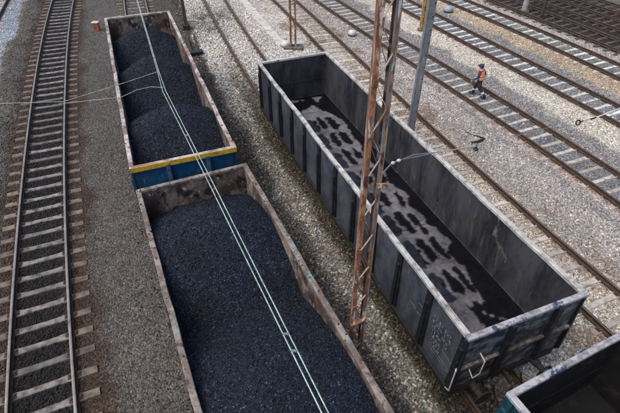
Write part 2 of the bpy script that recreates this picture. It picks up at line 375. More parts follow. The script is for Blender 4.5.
# loose stones
ICO = None
def shape(n):
    bm = bmesh.new()
    if n == 'ico': bmesh.ops.create_icosphere(bm, subdivisions=1, radius=1)
    else:
        bmesh.ops.create_cube(bm, size=1.3)
        for vv in bm.verts: vv.co.z *= .8
        bmesh.ops.triangulate(bm, faces=bm.faces)
    v = np.array([p.co[:] for p in bm.verts]); f = np.array([[p.index for p in q.verts] for q in bm.faces]); bm.free(); return v, f
def scatter(name, x, y, z, r, cols, kind, material, label=None, cat=None):
    v, f = shape(kind); n = len(x)
    e = rng.normal(size=(n, 3)); e /= np.linalg.norm(e, axis=1)[:, None]; th = rng.random(n)*6.28
    # random rotation from axis-angle
    Kx = np.zeros((n, 3, 3)); Kx[:, 0, 1] = -e[:, 2]; Kx[:, 0, 2] = e[:, 1]; Kx[:, 1, 0] = e[:, 2]; Kx[:, 1, 2] = -e[:, 0]; Kx[:, 2, 0] = -e[:, 1]; Kx[:, 2, 1] = e[:, 0]
    R = np.eye(3) + np.sin(th)[:, None, None]*Kx + (1-np.cos(th))[:, None, None]*(Kx@Kx)
    jit = v[None]*(1+rng.normal(size=(n, len(v), 1))*.24)*rng.uniform(.62, 1.25, (n, 1, 3))
    P = np.einsum('nij,nkj->nki', R, jit)*r[:, None, None] + np.stack([x, y, z], -1)[:, None, :]
    F = (f[None] + (np.arange(n)*len(v))[:, None, None]).reshape(-1, 3)
    me = bpy.data.meshes.new(name); me.vertices.add(n*len(v)); me.vertices.foreach_set('co', P.astype(np.float32).ravel())
    me.loops.add(F.size); me.loops.foreach_set('vertex_index', F.astype(np.int32).ravel())
    me.polygons.add(len(F)); me.polygons.foreach_set('loop_start', (np.arange(len(F))*3).astype(np.int32)); me.update(calc_edges=True)
    if cols is not None: set_attr(me, 'zone', np.repeat(cols, len(v), axis=0))
    o = link_mesh(name, me, material); 
    return tag(o, label, cat, kind='stuff')
def stone_field(n, ylo, yhi, near):
    # sample inside the trapezoid seen by the camera (with a margin for side steps)
    y = ylo + (yhi-ylo)*rng.random(n)**(1.0 if near else 1.0); half = 7.5 + (y-4)*.62 + 3.0
    x = (rng.random(n)*2-1)*half
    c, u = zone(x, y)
    keep = np.ones(n, bool)
    d = np.abs(u-np.round(u))*5.3
    lum = c.mean(1)
    dens = np.where((u > 2.44) & (u < 4.15), 1.0, .62)
    dens = np.where((u > 1.25) & (u < 2.44), .8, dens); dens = np.where(u > 7.7, .5, dens)
    keep &= rng.random(n) < dens
    for i in range(0, 11):
        mk = np.abs(x-tx(i, y)) < 2.0
        if not mk.any(): continue
        s, off = s_of(i, x[mk], y[mk]); ph = ((s-PATH[i][5])/SP+.5) % 1 - .5
        on = (np.abs(ph)*SP < .125) & (np.abs(off) < 1.36)
        rl = np.abs(np.abs(off)-.7525) < .12
        ao = np.abs(off)
        if i in (3,): on &= rng.random(on.shape) > .85
        elif i == 1: on &= rng.random(on.shape) > np.where((ao > .80) & (ao < .99), .75, np.where(ao > .99, .32, .10))
        else: on &= rng.random(on.shape) > np.where(ao > .95, .6, .07)
        kk = keep[mk]; kk &= ~(on | rl); keep[mk] = kk
    x, y, c, u = x[keep], y[keep], c[keep], u[keep]; n = len(x)
    base = np.where((u > 2.46) & (u < 3.5), .032, .024); base = np.where((u > 1.2) & (u < 2.46), .013, base)
    r = base*rng.uniform(.65, 1.45, n)
    if not near: r = r*1.25
    z = gz(x, y) + r*.25
    sg = np.where((u > 2.4) & (u < 3.0), .62, .42); b = np.clip(np.exp(rng.normal(size=n)*sg-.08), .2, 3.0)
    t = rng.normal(size=(n, 1))*np.array([.07, .01, -.08])
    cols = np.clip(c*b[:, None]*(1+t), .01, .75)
    return x, y, z, r, cols
a = stone_field(150000, 3.8, 17, True)
scatter('ballast_stones', *a, 'ico', M['stone'], 'loose broken stones of the near ballast')
a = stone_field(170000, 17, 40, False)
scatter('ballast_stones', *a, 'box', M['stone'], 'loose broken stones of the far ballast')

# ---------------------------------------------------------------- tracks
def rail_mesh(i, side, mats, ylo, yhi):
    ys = np.arange(ylo, yhi, .5); xs0, ys0, s, dx, dy, _ = PATH[i]
    prof = [(-.075, .045), (.075, .045), (.075, .060), (.018, .078), (.010, .150), (.034, .162), (.036, .196), (.028, .202), (-.028, .202), (-.036, .196), (-.034, .162), (-.010, .150), (-.018, .078), (-.075, .060)]
    m = MB(); n = len(prof); P = []
    for y in ys:
        cx = float(np.interp(y, ys0, xs0)); ux = float(np.interp(y, ys0, dx)); uy = float(np.interp(y, ys0, dy))
        for (o, z) in prof:
            oo = side*.7525 + o; P.append((cx+uy*oo, y-ux*oo, z))
    F = []; MI = []
    for a_ in range(len(ys)-1):
        for k in range(n):
            k2 = (k+1) % n; F.append((a_*n+k, a_*n+k2, (a_+1)*n+k2, (a_+1)*n+k)); MI.append(1 if k in (6, 7, 8) else 0)
    m.v = P; m.f = F; m.m = MI
    return m
def sleeper_mesh(wood, buried):
    hw, hl, top = (.13, 1.3, .042)
    m = MB(); xs = [-1.3, -1.05, -.86, -.65, -.35, .35, .65, .86, 1.05, 1.3]
    tops = [.030, .038, .044, .044, .030, .030, .044, .044, .038, .030] if not wood else [.04]*10
    wd = [.125, .13, .135, .135, .105, .105, .135, .135, .13, .125] if not wood else [.12]*10
    if buried: xs = [-1.2, -1.08, -.90, -.65, -.35, .35, .65, .90, 1.08, 1.2]; tops = [-.03, .004, .034, .044, .034, .034, .044, .034, .004, -.03]
    wd = [q*(.80 if buried else .84) for q in wd]
    P = []
    for x, t, w_ in zip(xs, tops, wd):
        P += [(x, -w_-.02, -.12), (x, w_+.02, -.12), (x, w_, t-.012), (x, w_-.015, t), (x, -w_+.015, t), (x, -w_, t-.012)]
    F = []
    for a_ in range(9):
        for k in range(6):
            k2 = (k+1) % 6; F.append((a_*6+k, a_*6+k2, (a_+1)*6+k2, (a_+1)*6+k))
    F.append((5, 4, 3, 2, 1, 0)); F.append(tuple(54+k for k in range(6)))
    m.v = P; m.f = [tuple(reversed(f)) for f in F]; m.m = [0]*len(F)
    for sx in (-.7525, .7525):       # base plate, clips
        for o in (-.115, .115):
            m.box(sx+o-.04, sx+o+.04, -.075, .075, .035, .07, 1)
            m.box(sx+o-.018, sx+o+.018, -.03, .03, .07, .10, 1)
    me = bpy.data.meshes.new('sleeper'); me.from_pydata(m.v, [], m.f); me.polygons.foreach_set('material_index', m.m); me.update()
    a_ = me.attributes.new('lat', 'FLOAT', 'POINT')
    a_.data.foreach_set('value', [abs(p[0])/1.3*.9 if True else 0 for p in m.v])
    return me
SLEEP = {}
for key, wood, bur in (('sleeper_dark', 0, 0), ('sleeper_pale', 0, 1), ('sleeper_white', 0, 1), ('sleeper_wood', 1, 0)):
    me = sleeper_mesh(wood, bur); me.materials.append(M[key]); me.materials.append(M['fastener']); SLEEP[key] = me
TRK = {0: ('sleeper_pale', 'rail_top_dull', 'railway track at the far left edge beyond the bluish ballast strip', 26, 44),
       1: ('sleeper_dark', 'rail_top_bright', 'railway track with bright rail heads and dark coal-dusted ballast, left of the coal wagons', 3.4, 44),
       2: ('sleeper_dark', 'rail_top_bright', 'railway track under the two wagons loaded with coal', -4, 44),
       3: ('sleeper_pale', 'rail_top_dull', 'railway track in pale ballast under the empty dark wagon', -4, 44),
       4: ('sleeper_pale', 'rail_top_dull', 'railway track running close along the right side of the empty dark wagon', 3.4, 44),
       5: ('sleeper_pale', 'rail_top_dull', 'railway track that the worker in the orange vest is crossing', 9, 42),
       6: ('sleeper_white', 'rail_top_dull', 'railway track with white sleepers just beyond the one the worker is crossing', 14, 42),
       7: ('sleeper_white', 'rail_top_dull', 'railway track with white sleepers beyond the tan ballast strip, nearest the dark tracks', 20, 42),
       8: ('sleeper_wood', 'rail_top_dull', 'dark railway track with wooden sleepers, first beyond the white-sleepered track', 22, 42),
       9: ('sleeper_wood', 'rail_top_dull', 'dark railway track with wooden sleepers, middle of the three dark tracks', 25, 42),
       10: ('sleeper_wood', 'rail_top_dull', 'dark railway track with wooden sleepers, in the top right corner', 27, 42)}
for i, (sk, rk, lab, ylo, yhi) in TRK.items():
    ym = (ylo+yhi)/2
    root = empty('railway_track', (0, 0, 0)); tag(root, lab, 'railway track')
    for sd_ in (-1, 1):
        rail_mesh(i, sd_, None, ylo, yhi).build('rail', [M['rail_side'], M[rk]], root, smooth=True)
    xs, ys, s, dx, dy, ph = PATH[i]
    k = math.ceil((np.interp(ylo, ys, s)-ph)/SP); cnt = 0; root['group'] = 'parallel railway tracks of the yard'
    while True:
        ss = ph + k*SP; k += 1
        y = float(np.interp(ss, s, ys))
        if y > yhi or cnt >= 100: break
        x = float(np.interp(ss, s, xs)); ux = float(np.interp(ss, s, dx)); uy = float(np.interp(ss, s, dy))
        # skip the ones outside every view of the yard
        if abs(x) > 7.5+(y-4)*.62+5: continue
        o = bpy.data.objects.new('sleeper', SLEEP[sk]); col.objects.link(o); o.parent = root; cnt += 1
        o.location = (x, y, random.uniform(-.006, .004) - (.045 if i == 3 else 0)); o.rotation_euler = (0, 0, math.atan2(-ux, uy) + random.uniform(-.012, .012))

# ---------------------------------------------------------------- wagons
def wagon(name, label, far, a, L, W, ztop, zfloor, mats, nribs, group=None, front_ribs=(-.5, .5), yellow=False, text=False, rails=True):
    """far: plan position of the centre of the far end; local x across, y along (0 = far end, -L = near end)"""
    root = empty(name, (far[0], far[1], 0), -a); tag(root, label, 'freight wagon', 'open freight wagons')
    t = .05; h = W/2 - .055; zb = zfloor-.1; Y0, Y1 = -L+.06, -.06
    for sx in (-1, 1):           # side walls: outer and inner skins
        m = MB(); ny, nz = 96, 12; sd0 = random.random()*50
        for skin_x in (h, h-t):
            for iy in range(ny+1):
                for iz in range(nz+1):
                    fy, fz = iy/ny, iz/nz
                    d = (float(fbm(fy*L+sd0, fz*2+sd0, 1.1, 3, 2))-.5)*.055*math.sin(math.pi*fz)*min(1, 6*fy, 6*(1-fy)) - .018*math.sin(math.pi*fz)*abs(math.sin(math.pi*fy*nribs))
                    m.v.append((sx*(skin_x+d), Y0+(Y1-Y0)*fy, zb+(ztop-.09-zb)*fz))
        nn = (ny+1)*(nz+1)
        for iy in range(ny):
            for iz in range(nz):
                a0 = iy*(nz+1)+iz; q = (a0, a0+nz+1, a0+nz+2, a0+1)
                m.f.append(q if sx > 0 else q[::-1]); m.m.append(0)
                q = tuple(nn+k_ for k_ in q); m.f.append(q[::-1] if sx > 0 else q); m.m.append(1)
        for iy in range(ny):
            for iz in (0, nz): a0 = iy*(nz+1)+iz; m.f.append((a0, a0+nz+1, nn+a0+nz+1, nn+a0)); m.m.append(0)
        for iz in range(nz):
            for iy in (0, ny): a0 = iy*(nz+1)+iz; m.f.append((a0, a0+1, nn+a0+1, nn+a0)); m.m.append(0)
        m.build('side_wall', [mats['body'], mats['inner']], root, smooth=True)
    for sy, yy in ((-1, Y0), (1, Y1)):
        m = MB(); m.box(-h+t+.002, h-t-.002, min(yy, yy-sy*t), max(yy, yy-sy*t), zb, ztop-.09, 0)
        o = m.build('end_wall', [mats.get('end', mats['body']), mats['inner']], root)
        for p in o.data.polygons:
            if p.normal.y*sy < -.5: p.material_index = 1
        # weld seam / inner stiffener across the end
        m = MB(); ys_ = yy-sy*(t+.012); m.box(-h+t+.01, h-t-.01, min(yy-sy*t, ys_), max(yy-sy*t, ys_), zfloor+.72, zfloor+.78)
        m.build('inner_seam', mats['inner'], root)
    # top rim: four lengths butted end to end
    rw = .125; ro = W/2; zr0, zr1 = ztop-.09, ztop
    for sx in (-1, 1):
        m = MB(); n_ = 44; pr = [(ro, zr0), (ro, zr1-.012), (ro-.012, zr1), (ro-rw+.012, zr1), (ro-rw, zr1-.012), (ro-rw, zr0)]; sd0 = random.random()*90
        for k in range(n_+1):
            f_ = k/n_; e_ = min(1, 8*f_, 8*(1-f_)); dx_ = (float(fbm(f_*L+sd0, 3., 1.3, 3, 5))-.5)*.055*e_; dz_ = (float(fbm(f_*L+sd0, 9., 1.7, 3, 6))-.5)*.045*e_
            for (px_, pz_) in pr: m.v.append((sx*(px_+dx_), -L+rw+(L-2*rw)*f_, pz_+dz_))
        for k in range(n_):
            for j in range(6):
                j2 = (j+1) % 6; q = (k*6+j, k*6+j2, (k+1)*6+j2, (k+1)*6+j); m.f.append(q[::-1] if sx > 0 else q); m.m.append(0)
        m.f += [tuple(range(6)), tuple(n_*6+j for j in range(6))]; m.m += [0, 0]
        m.build('top_rim', mats['rim'], root)
    for y0 in (-L, -rw):
        m = MB(); m.box(-ro, ro, y0, y0+rw, zr0, zr1); m.build('top_rim', mats['rim_end'] if y0 < -1 else mats['rim'], root, bevel=.012)
    if yellow:
        m = MB(); m.box(-ro-.004, ro+.004, -L-.022, -L-.002, zr0-.06, zr1+.004); m.box(ro-.006, ro+.016, -L, -L+.35, zr0-.05, zr1-.01); m.build('yellow_edge', M['yellow'], root)
    # outside posts
    xe = W/2
    for k in range(nribs+1):
        y = -L+.11 + (L-.22)*k/nribs
        for sx in (-1, 1):
            m = MB(); x0, x1 = sx*(h+.001), sx*(xe-.005)
            m.hexa([(min(x0, x1), y-.14, zb), (max(x0, x1), y-.14, zb), (max(x0, x1), y+.14, zb), (min(x0, x1), y+.14, zb)],
                   [(min(x0, x1), y-.09, zr0-.002), (max(x0, x1), y-.09, zr0-.002), (max(x0, x1), y+.09, zr0-.002), (min(x0, x1), y+.09, zr0-.002)])
            # flared outer channel
            m.box(min(sx*(xe-.005), sx*(xe+.035)), max(sx*(xe-.005), sx*(xe+.035)), y-.05, y+.05, zb, ztop-.45)
            m.build('side_post', mats['post'], root)
    for sy, yy in ((-1, -L+.058), (1, -.058)):
        for x in front_ribs:
            m = MB(); y0, y1 = yy, yy+sy*.11
            m.box(x-.06, x+.06, min(y0, y1), max(y0, y1), zb, zr0-.002); m.build('end_post', mats.get('endpost', mats['post']), root)
        m = MB(); y0, y1 = yy, yy+sy*.075
        edges = [-h] + [q for f in front_ribs for q in (f-.062, f+.062)] + [h]
        for e in range(0, len(edges), 2): m.box(edges[e], edges[e+1], min(y0, y1), max(y0, y1), ztop-1.16, ztop-1.09)
        m.build('end_ledge', mats['ledge'], root)
    # lower side rail along the body foot
    for sx in (-1, 1):
        m = MB(); x0, x1 = sx*(h+.001), sx*(xe+.05)
        m.box(min(x0, x1), max(x0, x1), Y0-.03, Y1+.03, zb-.10, zb-.002); m.build('bottom_rail', mats['post'], root)
    m = MB(); m.box(-h+t+.002, h-t-.002, Y0+t+.002, Y1-t-.002, zfloor-.06, zfloor); m.build('floor', mats.get('floor', mats['inner']), root)
    # underframe
    m = MB(); m.box(-h, h, Y0, Y0+.22, zb-.32, zb-.104); m.box(-h, h, Y1-.22, Y1, zb-.32, zb-.104)
    for x in (-.35, .35): m.box(x-.08, x+.08, Y0+.23, Y1-.23, zb-.34, zb-.11)
    for k in range(6):
        y = Y0+1.4+(L-2.9)*k/5; m.box(-h+.1, -.45, y-.05, y+.05, zb-.28, zb-.12); m.box(.45, h-.1, y-.05, y+.05, zb-.28, zb-.12)
    m.build('underframe', M['under'], root)
    for yb in (-L+2.5, -2.5):     # bogies with wheelsets
        m = MB()
        for sx in (-1, 1):
            m.box(sx*.95-.07, sx*.95+.07, yb-1.25, yb+1.25, .52, .68); m.box(sx*.95-.08, sx*.95+.08, yb-.35, yb+.35, .32, .52)
            for dy_ in (-.9, .9): m.box(sx*.95-.1, sx*.95+.1, yb+dy_-.14, yb+dy_+.14, .40, .62)
        m.box(-.87, .87, yb-.16, yb+.16, .55, .75)
        b = m.build('bogie', M['under'], root)
        for dy_ in (-.9, .9):
            m = MB(); m.tube([(-.86, yb+dy_, .662), (.86, yb+dy_, .662)], .075, 12)
            for sx in (-1, 1): m.lathe((sx*.7525, yb+dy_, .662), [(.10, -.09), (.42, -.07), (.485, -.06) if sx < 0 else (.46, -.06), (.46, 0), (.46, .06) if sx < 0 else (.485, .06), (.42, .07), (.10, .09)], 'x', 28)
            m.build('wheelset', M['wheel'], b, smooth=True)
    for sy, yy in ((-1, Y0), (1, Y1)):
        for sx in (-1, 1):
            m = MB(); pr = [(.10, 0), (.10, .18), (.075, .19), (.075, .36), (.21, .37), (.22, .385), (.21, .40)]
            if sy < 0: pr = [(r_, -h_) for r_, h_ in pr][::-1]
            m.lathe((sx*.875, yy, 1.02), pr, 'y', 20); m.build('buffer', M['under'], root, smooth=True)
        m = MB(); m.bar((0, yy, 1.0), (0, yy+sy*.30, .97), .06, .11); m.tube([(0, yy+sy*.30, .97), (0, yy+sy*.38, .92), (.03, yy+sy*.34, .70)], .03, 8)
        m.build('coupling_hook', M['under'], root)
        for sx in (-.38, .42):
            m = MB(); m.tube([(sx, yy, .95), (sx+.02, yy+sy*.16, .90), (sx+.03, yy+sy*.22, .72), (sx+.05, yy+sy*.30, .56), (sx+.02, yy+sy*.42, .60)], .022, 8); m.build('brake_hose', M['black'], root, smooth=True)
    if rails:
        for (pts) in ([(-h-.02, -L+.12, 2.10), (-h-.10, -L+.02, 2.06), (-h-.10, -L+.02, 1.25), (-h-.08, -L+.28, 1.12)],
                      [(-1.05, -L+.04, 2.40), (-1.05, -L-.14, 2.34), (-1.05, -L-.14, 1.86), (-1.22, -L-.14, 1.80), (-1.22, -L+.04, 1.92)]):
            m = MB(); m.tube(pts, .017, 7); m.build('handrail', M['rail_bar'], root, smooth=True)
        m = MB(); m.box(-h-.16, -h-.02, -L+.12, -L+.50, .55, .58); m.bar((-h-.09, -L+.16, .58), (-h-.05, -L+.16, zb-.1), .03, .012); m.bar((-h-.09, -L+.46, .58), (-h-.05, -L+.46, zb-.1), .03, .012)
        m.build('step', M['under'], root)
    return root
dark_m = dict(body=M['dark_body'], inner=M['dark_inner'], rim=M['pale_rim'], rim_end=M['end_rim'], post=M['dark_post'], ledge=M['ledge'], end=M['dark_end'])
brown_m = dict(body=M['brown_body'], inner=M['brown_inner'], rim=M['brown_rim'], rim_end=M['brown_rim'], post=M['brown_body'], ledge=M['brown_body'])
blue_m = dict(body=M['blue_body'], inner=M['brown_inner'], rim=M['blue_rim'], rim_end=M['blue_rim'], post=M['blue_body'], endpost=M['blue_rib'], ledge=M['blue_body'])
teal_m = dict(body=M['teal'], inner=M['black_inner'], rim=M['end_rim'], rim_end=M['end_rim'], post=M['teal'], ledge=M['teal'])
DK = dict(far=(-.7073, 19.1418), a=-.3803, L=14.2, W=3.094, ztop=3.18, zf=1.30)
dark = wagon('open_wagon', 'empty dark blue-black open wagon with pale worn rim and coal dust on its floor', DK['far'], DK['a'], DK['L'], DK['W'], DK['ztop'], DK['zf'], dark_m, 11, front_ribs=(-.42, .80))
BR = dict(far=(-3.2453, 10.5604), a=-.4186, L=13.6, W=3.094, ztop=3.349)
brown = wagon('open_wagon', 'rusty brown open wagon heaped with coal, nearest on the loaded line', BR['far'], BR['a'], BR['L'], BR['W'], BR['ztop'], 1.30, brown_m, 11)
BL = dict(far=(-8.4975, 23.8809), a=-.3707, L=13.352, W=3.094, ztop=3.349)
blue = wagon('open_wagon', 'blue open wagon with a yellow end edge, filled with three coal heaps', BL['far'], BL['a'], BL['L'], BL['W'], BL['ztop'], 1.30, blue_m, 11, front_ribs=(-.50, .66), yellow=True, rails=False)
teal = wagon('open_wagon', 'teal-sided open wagon with scuffed blue-grey rim, cut off at the bottom right corner', (4.8921, 4.9760), -.4480, 13.6, 3.094, 3.18, 1.30, teal_m, 11)

# dust and hatch pattern on the empty wagon's floor
def floor_dust():
    xs = np.arange(-1.40, 1.405, .02); ys = np.arange(-14.0, -.15, .02)
    me, X, Y = grid_mesh('coal_dust', xs, ys, lambda x, y: DK['zf']+.006 + .012*fbm(x, y, 3, 3, 4))
    t = -Y; nz = fbm(X, Y, 1.6, 5, 21); n2 = fbm(X, Y, 6, 4, 25); n3 = fbm(X, Y, .8, 4, 31)
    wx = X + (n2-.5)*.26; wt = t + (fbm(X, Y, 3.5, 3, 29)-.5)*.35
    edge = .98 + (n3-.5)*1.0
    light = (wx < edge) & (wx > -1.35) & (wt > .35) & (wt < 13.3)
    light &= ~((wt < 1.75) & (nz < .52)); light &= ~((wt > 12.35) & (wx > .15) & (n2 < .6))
    # three lines of dark hatch hollows, one per bay
    hole = np.zeros(X.shape, bool); bay = 1.29
    for cx_, hw_, off in ((-.95, .14, 0), (-.53, .15, .1), (-.12, .15, .05), (.30, .15, 0), (.68, .14, .12)):
        ph = ((wt-.62-off)/bay) % 1.0; kk = np.floor((wt-.62-off)/bay)
        rr = vnoise(kk*3.7+cx_*11, kk*1.9, 1.0, 3)
        dx_ = np.abs(wx-cx_-(rr-.5)*.07)/(hw_*(.75+.5*rr)); dt_ = np.abs(ph-.5+(vnoise(kk*2.3, kk*5.1+cx_*7, 1.0, 8)-.5)*.12)/(.30+.17*vnoise(kk*5.7+cx_*3, kk, 1.0, 6))
        hole |= ((dx_**3+dt_**4) < 1) & (kk >= 1) & (kk <= 8+(cx_ > .1))
    hole &= ~((nz > .62) & (wx > .4))
    lt = light & ~hole
    blue = hole & (wx < -.02)
    def soft(mk, r):
        g = mk.reshape(len(xs), len(ys)).astype(float)
        for ax in (0, 1):
            for _ in range(1): g = sum(np.roll(g, k, ax) for k in range(-r, r+1))/(2*r+1)
        return g.ravel()[:, None]
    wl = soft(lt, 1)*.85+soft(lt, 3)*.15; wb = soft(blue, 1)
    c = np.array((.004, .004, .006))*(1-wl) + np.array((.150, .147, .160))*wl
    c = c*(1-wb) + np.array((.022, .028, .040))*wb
    k_ = np.clip(.78+.9*(n2-.5)+.9*(nz-.5)+.5*(fbm(X, Y, 22, 3, 50)-.5), .3, 1.5)*np.where(np.abs(((t-.3)/1.29+.5) % 1-.5)*1.29 < .012, .45, 1.0); c = c*k_[:, None]
    set_attr(me, 'zone', c)
    m, nt, bs = mat('floor_dust'); at = N(nt, 'ShaderNodeAttribute', attribute_name='zone'); nt.links.new(at.outputs['Color'], bs.inputs['Base Color'])
    bs.inputs['Roughness'].default_value = .7; bs.inputs['Specular IOR Level'].default_value = .12; bs.inputs['Roughness'].default_value = .6; bump(nt, tex_noise(nt, 30, 6, .7), .4, .01, bs)
    o = link_mesh('coal_dust', me, m); o.location = (*DK['far'], 0); o.rotation_euler = (0, 0, -DK['a'])
    tag(o, 'smeared coal dust lying on the floor of the empty wagon', kind='stuff')
floor_dust()

# faded stencil writing on the near left side of the dark wagon
def stencil(lines, y_start, z_start, size, gap, x):
    m_all = MB()
    for li, (txt, sc, dy_) in enumerate(lines):
        cu = bpy.data.curves.new('t', 'FONT'); cu.body = txt; cu.size = size*sc; cu.extrude = .0015; cu.resolution_u = 2; cu.space_character = 1.1
        ob = bpy.data.objects.new('t', cu); col.objects.link(ob)
        bpy.context.view_layer.update()
        me = bpy.data.meshes.new_from_object(ob.evaluated_get(bpy.context.evaluated_depsgraph_get()))
        z0 = z_start - gap*li
        vs_ = [(x-p.co.z, y_start-dy_-p.co.x, z0+p.co.y) for p in me.vertices]
        m_all.add(vs_, [tuple(p.vertices) for p in me.polygons])
        bpy.data.objects.remove(ob); bpy.data.meshes.remove(me)
    return m_all
xs_ = -(DK['W']/2-.055)-.003
m = stencil([('31 51 537', .9, 0), ('4 628-1  E', .9, 0), ('22,4t  36m', .75, .02), ('12,8m  14', .8, .05), ('58 5 t  A', .8, .05)], -13.06, 2.48, .165, .145, xs_)
m2 = stencil([('A B C D', .6, 0), ('41 50 58', .6, 0)], -13.15, 1.76, .15, .11, xs_); m.add(m2.v, m2.f)
for z in (1.88, 1.60, 1.50): m.box(xs_-.002, xs_, -13.95, -13.12, z, z+.012)
m.build('lettering', M['marking'], dark)
for z, y1 in ((2.02, -12.2), (1.97, -12.35), (2.31, -12.5)):
    m = MB(); m.box(xs_-.002, xs_, -12.85, y1, z, z+.014); m.build('paint_stroke', M['marking'], dark)

# ---------------------------------------------------------------- coal loads
def coal(spec, cones, base, label, dx=.021):
    W, L = spec['W'], spec['L']; h = W/2-.055-.05-.004
    xs = np.linspace(-h, h, int(2*h/dx)); ys = np.arange(-L+.13, -.13, dx)
    def zf(x, y):
        z = np.full(x.shape, base, float) - .10*np.abs(x/h)**2
        for (cy, cx_, zt, sl, rn) in cones:
            r = np.sqrt(((x-cx_)*.78)**2 + (y+cy)**2 + rn*rn) - rn
            z = np.maximum(z, zt - sl*r)
        # soften
        z = z + (fbm(x, y, .9, 3, 41)-.5)*.10 + (fbm(x, y, 5, 3, 43)-.5)*.05
        z = np.minimum(z, 9)
        z += rng.normal(size=x.shape)*.008 + .035*(fbm(x, y, 2.6, 3, 46)-.5) + .012*(vnoise(x, y, 17, 44)-.5)
        return z
    me, X, Y = grid_mesh('coal_load', xs, ys, zf)
    # jitter in plan so lumps are not on a grid; keep the border
    co = np.empty(len(X)*3, np.float32); me.vertices.foreach_get('co', co); co = co.reshape(-1, 3)
    inn = (np.abs(X) < h-.02); co[inn, 0] += rng.uniform(-.008, .008, inn.sum()); co[inn, 1] += rng.uniform(-.008, .008, inn.sum())
    me.vertices.foreach_set('co', co.ravel()); me.update()
    o = link_mesh('coal_load', me, M['coal']); o.location = (*spec['far'], 0); o.rotation_euler = (0, 0, -spec['a'])
    tag(o, label, kind='stuff')
    # lumps
    n = int(2*h*L*420); ii = rng.integers(0, len(X), n); P = co[ii]; P = P[np.abs(P[:, 0]) < h-.04]
    r = .007+.017*rng.random(len(P))**2.2; ca, sa = math.cos(-spec['a']), math.sin(-spec['a'])
    x = P[:, 0]*ca-P[:, 1]*sa+spec['far'][0]; y = P[:, 0]*sa+P[:, 1]*ca+spec['far'][1]
    return x, y, P[:, 2]+r*.3, r
A = coal(BR, [(2.25, -.10, 3.50, .70, .9), (6.9, -.15, 3.42, .58, 1.1), (11.6, 0, 3.4, .56, 1.1)], 2.1, 'black coal heaped in the rusty brown wagon')
B = coal(BL, [(1.9, -.05, 3.30, .74, .32), (6.1, .0, 3.55, .78, .30), (10.6, .1, 3.62, .74, .35)], 1.95, 'three ridged heaps of black coal in the blue wagon')
for nm, S_ in (('brown', A), ('blue', B)):
    scatter('coal_lumps', *S_, None, 'ico', M['coal'], 'small lumps of coal on top of the load in the %s wagon' % nm)

def spilt():
    X = []; Y = []; Z = []; Rr = []
    for sp_, n in ((BR, 900), (BL, 900)):
        t = rng.random(n)*sp_['L']; sx = rng.choice([-1, 1], n); onrim = rng.random(n) < .10
        lx = np.where(onrim, sp_['W']/2-.11*rng.random(n)-.008, sp_['W']/2+.05+np.abs(rng.normal(size=n))*.45)*sx; ly = -t
        ca, sa = math.cos(-sp_['a']), math.sin(-sp_['a'])
        X.append(lx*ca-ly*sa+sp_['far'][0]); Y.append(lx*sa+ly*ca+sp_['far'][1]); r = .006+.02*rng.random(n)**2
        Z.append(np.where(onrim, sp_['ztop']+r*.4, .01)); Rr.append(r)
    scatter('spilt_coal', np.concatenate(X), np.concatenate(Y), np.concatenate(Z), np.concatenate(Rr), None, 'ico', M['coal'], 'coal crumbs spilt on the rims and beside the loaded wagons')
spilt()

# ---------------------------------------------------------------- masts, poles, wires
def lattice_mast(label, base, h, W=.34, D=.20, fl=.115, mats=('rust', 'rust_grey', 'lace'), pitch=.80, plinth=(.5, .4, .15), rz=0.0, lean=0.0, z0=0.35, split=False):
    root = empty('lattice_mast', (base[0], base[1], 0), rz); root.rotation_euler = (0, lean, rz); tag(root, label, 'mast', 'lattice masts')
    for sx in (-1, 1):      # two channels, open sides facing each other
        x1 = sx*W/2; m = MB(); t = .012
        m.box(min(x1, x1-sx*t), max(x1, x1-sx*t), -D/2, D/2, 0, h, 1 if sx > 0 else 0)
        for sy in (-1, 1):
            y1 = sy*D/2
            if split and sx > 0 and sy < 0:
                xm = x1-.046
                m.box(xm, x1-t, y1, y1+t, 0, h, 0); m.box(x1-fl, xm-.001, y1+.006, y1+.006+t, 5.2, h, 1); m.box(x1-fl, xm-.001, y1+.006, y1+.006+t, 0, 5.199, 0); continue
            m.box(min(x1-sx*t, x1-sx*fl), max(x1-sx*t, x1-sx*fl), min(y1, y1-sy*t), max(y1, y1-sy*t), 0, h, 0)
        m.build('channel', [M[mats[0]], M[mats[1]]], root)
    z = z0; up = 1
    while z+pitch < h:
        m = MB(); xi = W/2-.05
        m.bar((-xi, -D/2-.006, z), (xi, -D/2-.006, z+pitch*.5), .010, .034, up=(0, 1, 0)); m.bar((xi, D/2+.006, z+.1), (-xi, D/2+.006, z+pitch*.75), .010, .034, up=(0, 1, 0))
        m.build('lacing_bar', M[mats[2]], root)
        m = MB(); m.bar((xi, -D/2-.018, z+pitch*.5), (-xi, -D/2-.018, z+pitch), .010, .030, up=(0, 1, 0)); m.build('lacing_bar', M[mats[0]], root)
        m = MB(); m.box(-W/2+.005, -W/2+.085, -D/2-.030, -D/2-.024, z-.05, z+.06); m.build('gusset', M[mats[0]], root)
        z += pitch
    m = MB(); m.box(-plinth[0]/2, plinth[0]/2, -plinth[1]/2, plinth[1]/2, -.1, plinth[2]); m.build('plinth', M['plinth'], root, bevel=.02)
    return root
big = lattice_mast('tall rusty lattice mast in the foreground, between the brown wagon and the empty wagon', (1.0, 6.0), 11.6, W=.29, fl=.078, lean=-.004, rz=.05, split=True)
m = MB(); m.bar((-.15, -.125, 3.0), (.15, -.125, 3.22), .03, .09, up=(0, 1, 0)); m.build('bracket', M['rust'], big)
m = MB(); m.box(.06, .24, -.14, -.11, 6.58, 6.66); m.build('bracket', M['rust'], big)
